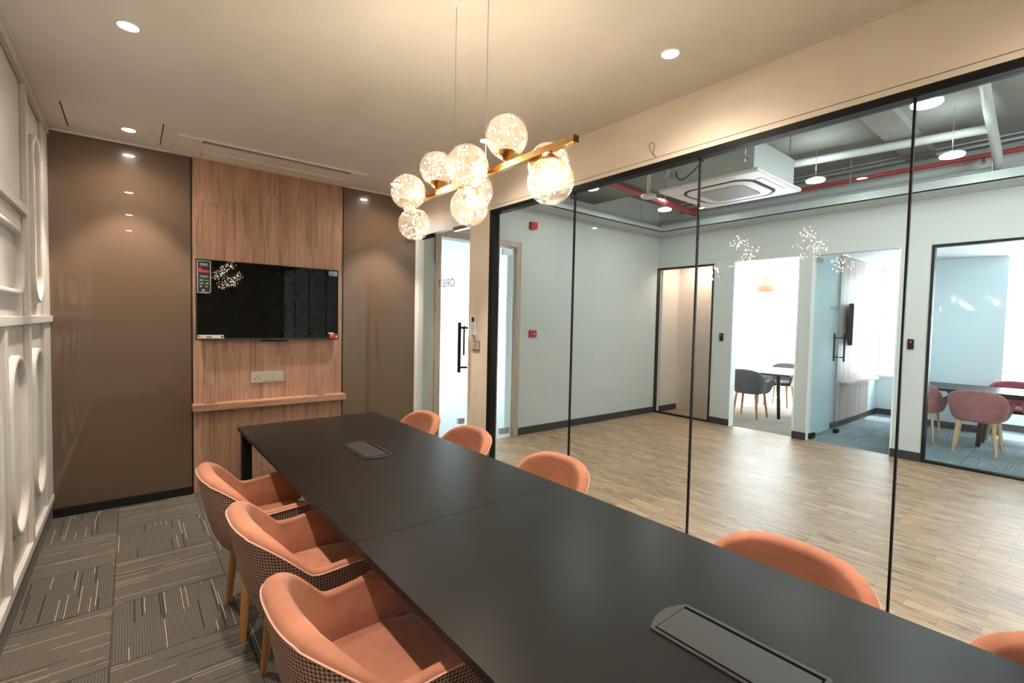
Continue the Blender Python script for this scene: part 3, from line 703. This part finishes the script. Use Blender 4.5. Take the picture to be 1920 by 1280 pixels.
cable_flap(1.0625, 2.635, 'aluminium cable flap near the television end of the black table')
cable_flap(1.087, .500, 'aluminium cable flap at the near end of the black table')

# ================================================================== CHAIRS
def sstep(a, b, x):
    t = min(1, max(0, (x-a)/(b-a))); return t*t*(3-2*t)
def make_chair(name, label, group, shell, inner, leg, piping='piping', HBK=.79, HARM=.635, crease=True):
    t = thing(name, label, 'chair', group=group)
    # plan path of the outer rim, local +x is forward
    P = []
    for k in range(13): P.append((.285 - .285*k/12, -.33 + .03*sstep(0, 12, k)))
    n_ = 2.6
    for k in range(1, 48):
        a = -PI/2 + PI*k/48
        cx_, sy_ = math.cos(a), math.sin(a)
        P.append((-.285*abs(cx_)**(2/n_), .300*math.copysign(abs(sy_)**(2/n_), sy_)))
    for k in range(12, -1, -1): P.append((.285 - .285*k/12, .33 - .03*sstep(0, 12, k)))
    P = [Vector(p) for p in P]; L = [0]
    for a, b in zip(P, P[1:]): L.append(L[-1]+(b-a).length)
    N = 84; Q = []; tot = L[-1]
    for k in range(N+1):
        d = tot*k/N; i = max(j for j in range(len(L)) if L[j] <= d+1e-9); i = min(i, len(P)-2)
        Q.append((P[i].lerp(P[i+1], (d-L[i])/max(1e-9, L[i+1]-L[i])), d-tot/2))
    def hgt(a):
        a = abs(a); bk = HBK - 2.5*max(0, a-.15)**2 - .02*(a/.2)**2*(a < .17) - .02*min(1, (a/.17)**2)*(a >= .17)
        arm = HARM - .020 + .03*sstep(.42, .76, a)
        k = .012 if crease else .06
        m = max(bk, arm); d = abs(bk-arm)
        return m + k*max(0, 1-d/(4*k))**2*.6
    def thk(a): return .064 - .028*sstep(.10, .48, abs(a))
    Z0 = .40
    def outer(p, z):
        s_ = .62 + .38*min(1, max(0, (z-Z0)/.37))**.42
        return Vector(((p.x-.04)*s_+.04, p.y*s_, z))
    tang = []
    for k in range(N+1):
        a = Q[max(0, k-1)][0]; b = Q[min(N, k+1)][0]; tt = (b-a).normalized(); tang.append(Vector((-tt.y, tt.x)))
    # inward normals: flip to point at the centre
    for k in range(N+1):
        if tang[k].dot(Vector((.05, 0))-Q[k][0]) < 0: tang[k] = -tang[k]
    sh = MB(); uvl = sh.b.loops.layers.uv.new('UVMap'); NV = 12; G = []
    for k in range(N+1):
        p, a = Q[k]; top = hgt(a) - thk(a)*.42; col = []
        for v in range(NV+1):
            z = Z0 + (top-Z0)*(v/NV)**1.5; col.append((sh.b.verts.new(outer(p, z)), a, z))
        G.append(col)
    for k in range(N):
        for v in range(NV):
            q = [G[k][v], G[k+1][v], G[k+1][v+1], G[k][v+1]]
            f = sh.b.faces.new([x[0] for x in q])
            for lp, x in zip(f.loops, q): lp[uvl].uv = (x[1], x[2])
    bot = [G[k][0][0] for k in range(N+1)]; sh.b.faces.new(bot)
    sh.build('shell', shell, t)
    # padded inner face with rolled rim
    up = MB(); G = []; NR = 8; rim = []
    for k in range(N+1):
        p, a = Q[k]; h = hgt(a); th = thk(a); rz = th*.42; e = outer(p, h-rz); n2 = tang[k]; col = []
        rim.append(e + Vector((0, 0, .002)) - Vector((n2.x, n2.y, 0))*.002)
        for q in range(NR+1):
            an = PI*q/NR; off = th/2*(1-math.cos(an)); col.append(up.b.verts.new((e.x+n2.x*off, e.y+n2.y*off, e.z + rz*math.sin(an)**.8)))
        zi = h-rz
        for q in range(1, 7):
            z = zi + (.46-zi)*q/6; o = outer(p, z); belly = .010*math.sin(PI*q/6)
            col.append(up.b.verts.new((o.x+n2.x*(th*.92+belly), o.y+n2.y*(th*.92+belly), z)))
        G.append(col)
    for k in range(N):
        for v in range(len(G[0])-1): up.b.faces.new((G[k][v], G[k+1][v], G[k+1][v+1], G[k][v+1]))
    for k in (0, N):       # close the front of each arm
        p, a = Q[k]; lo = up.b.verts.new(outer(p, .46)); mid = up.b.verts.new(outer(p, (.46+hgt(a))/2))
        up.b.faces.new([lo, mid] + G[k])
    up.build('padded_back', inner, t)
    if piping: MB().tube(rim, .0027, 6).build('piping', piping, t)
    # seat cushion
    so_ = []
    for k in range(40):
        a = 2*PI*k/40; ca, sa = math.cos(a), math.sin(a); e = 2/3.4
        so_.append((.035 + .245*math.copysign(abs(ca)**e, ca), .232*math.copysign(abs(sa)**e, sa)))
    rings = []
    for z, s_ in [(.435, .72), (.445, .87), (.454, .95), (.462, .975), (.470, .95), (.478, .87), (.482, .7), (.484, .4)]:
        rings.append([((x-.035)*s_+.035, y*s_, z) for x, y in so_])
    st_ = MB(); st_.loft(rings); st_.build('seat', inner, t)
    MB().box(-.12, .22, -.15, .15, .405, .436, .004).build('seat_base', 'black', t)
    for x, y, tx, ty in [(-.13, .195, -.10, .155), (-.13, -.195, -.10, -.155), (.235, .215, .185, .17), (.235, -.215, .185, -.17)]:
        MB().tube([(x, y, 0), ((x+tx)/2, (y+ty)/2, .21), (tx, ty, .425)], [.0135, .019, .0235], 14).build('leg', leg, t)
    return t
CG = 'coral armchairs at the black table'
c0 = make_chair('armchair', 'coral velvet armchair with houndstooth back, nearest the brown panel on carpet side', CG, 'hound', 'velvet', 'leg_wood')
LX, RX = .525, 1.60
c0.location = (LX, 2.63, 0); c0.rotation_euler = (0, 0, 0)
dup(c0, (LX+.034, 1.965, 0), 0, 'coral velvet armchair with houndstooth back, middle of three on carpet side')
dup(c0, (LX+.022, 1.29, 0), 0, 'coral velvet armchair with houndstooth back, frontmost of three on carpet side')
for x, y, rz, lb in [(1.585, 3.30, PI, 'coral armchair back in front of the glass meeting room door'), (1.58, 2.64, PI, 'coral armchair back in front of the cream pier'),
                  (1.59, 1.815, PI, 'coral armchair back beside table seam, glass joint behind it'), (1.495, .61, PI, 'coral armchair back opposite the near cable flap'), (1.47, -.07, PI, 'coral armchair back cut by the bottom right corner of photo')]:
    dup(c0, (x, y, 0), rz, lb)

# ================================================================== CORRIDOR CEILING SERVICES
def tray(name, mb, label): return tag(mb.build(name, 'tray'), label, 'cable tray', 'perimeter cable trays of the corridor')
tray('cable_tray', MB().box(6.66, XF-.005, -3.1, YC-.34, 3.0, 3.012).box(6.66, 6.668, -3.1, YC-.34, 3.0, 3.10), 'grey steel cable tray along the wall over glass office doors')
tray('cable_tray', MB().box(XG+.4, XF-.005, YC-.335, YC-.005, 3.0, 3.012).box(XG+.4, 6.66, YC-.335, YC-.327, 3.0, 3.07), 'grey steel cable tray above the red alarm sounder')
for i, (x, y, lb) in enumerate([(6.60, 3.2, 'a'), (6.60, 1.95, 'b'), (6.60, .75, 'c')]):
    tag(MB().cyl((6.70, y, 3.0), (6.70, y, SLAB), .006, n=8).build('tray_hanger', 'steel'), ['thin steel rod hanging the tray beyond the cassette unit', 'thin steel rod hanging the tray beside a corridor lamp', 'thin steel rod hanging the tray by the pipe elbow'][i], 'hanger rod', 'tray hanger rods')
for i, x in enumerate((4.55, 6.1)):
    tag(MB().cyl((x, YC-.33, 3.0), (x, YC-.33, SLAB), .006, n=8).build('tray_hanger', 'steel'), ['thin steel rod hanging end wall tray, nearer the alarm', 'thin steel rod hanging end wall tray, nearer the corner'][i], 'hanger rod', 'tray hanger rods')
dp = MB().tube(smooth([(5.30, .67, 3.49), (6.20, .712, 3.40), (6.62, .715, 3.26), (6.80, .73, 3.17), (6.85, .81, 3.15), (6.85, 1.2, 3.15), (6.85, 4.5, 3.15)]), .039, 16).build('drain_pipe', 'pipe_grey')
tag(dp, 'pale grey drain pipe turning along the far corridor wall', 'pipe')
MB().cyl((6.25, .715, 3.40), (5.95, 2.6, 3.40), .042, n=16).build('branch', 'pipe_grey', dp)
MB().lathe([(.038, -.03), (.048, -.03), (.048, .03), (.038, .03)], (6.85, 1.1, 3.15), 20, 'Y').build('coupling', 'pipe_grey', dp)
RZ, RX_ = 3.33, 6.90
rp = MB().cyl((RX_, -3.0, RZ), (RX_, 4.3, RZ), .026, n=12).build('sprinkler_pipe', 'pipe_red'); tag(rp, 'red sprinkler pipe running along the far corridor wall', 'pipe')
MB().cyl((RX_, .84, RZ), (RX_, .84, RZ-.07), .013, n=10).build('sprinkler_drop', 'pipe_red', rp)
MB().lathe([(0, RZ-.07), (.024, RZ-.07), (.024, RZ-.078), (.0, RZ-.078)], (RX_, .84, 0), 12).build('sprinkler_head', 'steel', rp)
tag(MB().cyl((4.2, 3.80, 3.225), (6.75, 3.97, 3.225), .04, n=12).build('sprinkler_pipe', 'pipe_red'), 'thicker red sprinkler pipe crossing the corridor behind the cassette', 'pipe')
for i, (dx, dz) in enumerate([(-.10, .06), (-.19, .09), (-.28, .06)]):
    tag(MB().cyl((RX_+dx, -3.0, RZ+dz), (RX_+dx, 4.3, RZ+dz), .013, n=8).build('conduit', 'pipe_dark'), ['dark conduit next to the red wall side pipe', 'middle dark conduit above the red pipe', 'outer dark conduit above the red pipe'][i], 'conduit', 'dark conduits above the red pipe')
S('beam_1', MB().box(4.6, 5.4, 3.2, YC, 3.28, SLAB), 'slab', 'grey downstand beam')
S('beam_2', MB().box(XG+.1, XF, 1.25, 1.5, 3.47, SLAB), 'slab', 'grey cross beam')
# cassette air conditioner
cs = thing('cassette_air_conditioner', 'white square ceiling cassette air conditioner with round cornered grille', 'air conditioner', (4.51, 2.31, 2.80))
MB().box(-.46, .46, -.475, .475, 0, .035, .012).build('fascia', 'ac_white', cs)
MB().box(-.41, .41, -.42, .42, .03, .30, .004).build('body', 'tray', cs)
def rrect(h, r, z, n=10):
    return [(p[0], p[1], z) for p in stadium(-h, h, -h, h, r, n)]
g = MB(); g.loft([rrect(.348, .19, .0), rrect(.348, .19, -.004)]); g.build('air_gap', 'backing', cs)
g = MB(); g.loft([rrect(.315, .15, -.001), rrect(.315, .15, -.007), rrect(.30, .14, -.010)]); g.build('centre_panel', 'ac_white', cs)
g = MB(); g.loft([rrect(.225, .08, -.008), rrect(.225, .08, -.0125)]); gr = g.build('grille', 'grille', cs)
gl_ = MB()
for k in range(-8, 9): gl_.box(k*.025-.004, k*.025+.004, -.21, .21, -.016, -.012)
for k in range(-8, 9): gl_.box(-.21, .21, k*.025-.004, k*.025+.004, -.0155, -.012)
gl_.build('grille_bars', 'grille_bar', gr)
for sx, sy in ((1, 0), (-1, 0), (0, 1), (0, -1)):
    v = MB()
    if sx: v.box(sx*.385-.03, sx*.385+.03, -.24, .24, -.004, 0, .001)
    else: v.box(-.24, .24, sy*.385-.03, sy*.385+.03, -.004, 0, .001)
    v.build('air_vane', 'ac_white', cs)
for sx, sy in ((-1, -1), (-1, 1), (1, -1), (1, 1)):
    MB().cyl((sx*.45, sy*.36, .10), (sx*.45, sy*.36, .75), .006, n=8).box(sx*.45-.04, sx*.45+.04, sy*.36-.025, sy*.36+.025, .13, .15).build('hanger_rod', 'steel', cs)
tag(MB().tube(smooth([(4.07, 2.61, 2.97), (4.0, 2.54, 2.88), (3.98, 2.45, 2.86), (3.98, 2.28, 2.98), (3.98, 2.12, 3.18), (3.98, 2.0, 3.4), (3.98, 1.9, SLAB)]), .008, 8).build('power_cable', 'pipe_dark'), 'dark power cable looping beside the cassette unit', 'cable')
tag(MB().lathe([(0, 2.945), (.075, 2.945), (.085, 2.952), (.085, 2.975), (.05, 2.985), (.02, 3.0), (.02, SLAB), (0, SLAB)], (4.586, 3.277, 0), 32).build('ceiling_speaker', 'ac_white'), 'round white ceiling speaker between beam and cassette unit', 'speaker')
def corridor_lamp(x, y, z, label):
    d = thing('corridor_lamp', label, 'lamp', (x, y, z), group='round corridor lamps')
    MB().lathe([(0, .026), (.086, .026), (.092, .022), (.092, .012), (.0, .012)], n=32).build('housing', 'white_plastic', d)
    MB().lathe([(0, -.004), (.084, -.002), (.089, .002), (.089, .012), (0, .012)], n=28).build('lens', 'lamp_cool', d)
    MB().cyl((0, 0, .045), (0, 0, SLAB-z), .0025, n=6).build('suspension_cable', 'steel', d)
    add_light('lamp_beam', 'AREA', (0, 0, -.012), CL, (.93, 1.0, .95), d, shape='DISK', size=.16)
    add_light('slab_fill', 'POINT', (0, 0, .15), CL*.8, (.93, 1.0, .97), d, shadow_soft_size=.05)  # fill light added above the lamp to brighten the slab
CL = 7.5
for x, y, lb in [(4.26, 3.85, 'round lamp behind the glass above the alarm sounder'), (5.80, 2.01, 'round lamp beside the cassette unit corner'), (4.39, .84, 'round lamp at top of the last glass joint'),
                 (5.85, .92, 'round lamp under the drain pipe elbow'), (5.78, 3.86, 'round lamp in the tray corner beyond the cassette'), (4.39, -.9, 'round corridor lamp beyond the frame'), (5.85, -.9, 'round corridor lamp beyond the frame')]:
    corridor_lamp(x, y, 3.1, lb)

# ---- corridor wall fittings
sn = thing('alarm_sounder', 'red square alarm sounder high on the corridor end wall', 'alarm sounder', (4.195, YC, 2.795))
MB().box(-.055, .055, -.055, 0, -.045, .045, .004).build('body', 'red', sn)
MB().lathe([(0, -.060), (.03, -.060), (.034, -.055)], n=20, axis='Y').build('horn', 'red', sn)
cp_ = thing('fire_call_point', 'red fire alarm call point at hand height', 'call point', (4.235, YC, 1.357))
MB().box(-.06, .06, -.03, 0, -.048, .048, .004).build('body', 'red', cp_)
MB().box(-.018, .040, -.033, -.029, -.022, .016, .001).build('break_glass', 'ink', cp_)
MB().box(-.008, .030, -.0345, -.032, -.010, .004).build('label_plate', 'paper', cp_)
def reader(y, z, label):
    r_ = thing('card_reader', label, 'card reader', (XF, y, z), group='door card readers')
    MB().box(-.022, 0, -.027, .027, -.06, .06, .004).build('housing', 'black', r_)
    MB().box(-.024, -.021, -.006, .006, .012, .04, .001).build('indicator', 'red_led', r_)
reader(3.646, 1.345, 'black card reader between peach lobby window and grey chair room')
reader(1.377, 1.348, 'black card reader beside the black framed window of pink chairs')

# ================================================================== ROOMS BEYOND
# grey chair room
def office_table(name, label, loc, hx, hy, top, foot, head):
    t = thing(name, label, 'table', loc)
    MB().box(-hx, hx, -hy, hy, .715, .75, .006).build('tabletop', top, t)
    for sx in (-1, 1):
        for sy in (-1, 1):
            MB().tube([(sx*foot[0], sy*foot[1], 0), (sx*head[0], sy*head[1], .715)], [.026, .034], 10).build('leg', 'black', t)
    MB().box(-hx+.2, hx-.2, -.03, .03, .65, .715).box(-.03, .03, -hy+.3, hy-.3, .65, .715).build('underframe', 'black', t)
    return t
office_table('meeting_table', 'dark table among grey chairs in the sunlit office', (8.95, 3.72, 0), .70, .62, 'table_edge', (.62, .45), (.48, .36))
pd = MB().lathe([(0, .33), (.008, .33), (.012, .27), (.02, .22), (.04, .16), (.075, .125), (.16, .10), (.18, .08), (.185, .05), (.185, .0), (.18, 0), (.175, .05), (.15, .085), (.05, .12), (0, .14)], n=40).build('pendant_lamp', 'pendant', loc=(9.1, 3.89, 2.17))
tag(pd, 'copper dome pendant lamp over the sunlit meeting table', 'pendant lamp')
MB().cyl((0, 0, .32), (0, 0, 2.62-2.16), .003, n=6).build('suspension_cable', 'black', pd)
gc = make_chair('office_armchair', 'grey knit armchair with wooden legs, back to the open doorway', 'grey office armchairs', 'grey_fabric', 'grey_fabric', 'leg_wood', None, .82, .63, False)
gc.location = (8.10, 3.665, 0); gc.rotation_euler = (0, 0, .03)
dup(gc, (8.95, 2.885, 0), PI/2, 'grey knit armchair seen through the opened glass leaf')
dup(gc, (9.85, 3.85, 0), PI, 'grey armchair on the window side of sunlit table')
# GALAXY room: oak panel, shelf, television
tag(MB().box(8.35, 9.95, 2.478, 2.50, 0.09, 2.60, .002).build('wall_panel', 'pink_wood'), 'pale pink oak wall panel behind the GALAXY door', 'wall panel')
tag(MB().box(8.45, 10.1, 2.37, 2.478, .655, .70, .003).build('wall_shelf', 'pink_wood'), 'narrow pale oak shelf behind the GALAXY door', 'shelf')
tv2 = thing('television', 'thin television seen edge on behind the GALAXY door', 'television', (9.15, 2.478, 1.58))
MB().box(-.2, .2, -.04, 0, -.15, .15).build('wall_mount', 'black', tv2)
MB().box(-.55, .55, -.10, -.04, -.32, .32, .003).build('bezel', 'tv_frame', tv2)
MB().box(-.54, .54, -.103, -.098, -.31, .31).build('screen', 'screen', tv2)
# pink chair room
office_table('meeting_table', 'long dark table among dusty pink chairs behind the glass', (8.87, .10, 0), .49, 1.5, 'table', (.17, .85), (.24, .80))
pc = make_chair('office_armchair', 'dusty pink armchair standing fully in view behind the black framed window', 'pink office armchairs', 'pink_fabric', 'pink_fabric', 'pale_leg', None, .80, .62, False)
pc.location = (8.22, .915, 0)
dup(pc, (8.47, 1.485, 0), .0, 'dusty pink armchair half hidden by the black window frame').scale = (1, .75, 1)
dup(pc, (8.22, .26, 0), 0, 'dusty pink armchair cut off by the photo edge')
rc = make_chair('office_armchair', 'raspberry armchair on the window side of long dark table', 'pink office armchairs', 'red_fabric', 'red_fabric', 'pale_leg', None, .82, .63, False)
rc.location = (9.55, .72, 0); rc.rotation_euler = (0, 0, PI)
# unseen lamp added to light the lobby behind the peach window
lb = thing('downlight', 'added unseen downlight in the peach lobby ceiling', 'downlight', (7.45, 4.3, 2.62))
MB().lathe([(0, -.002), (.045, -.002), (.045, .004), (0, .004)], n=24).build('lens', 'lamp', lb)
add_light('lobby_fill', 'AREA', (0, 0, -.02), 9, (1, .86, .74), lb, shape='DISK', size=.4)
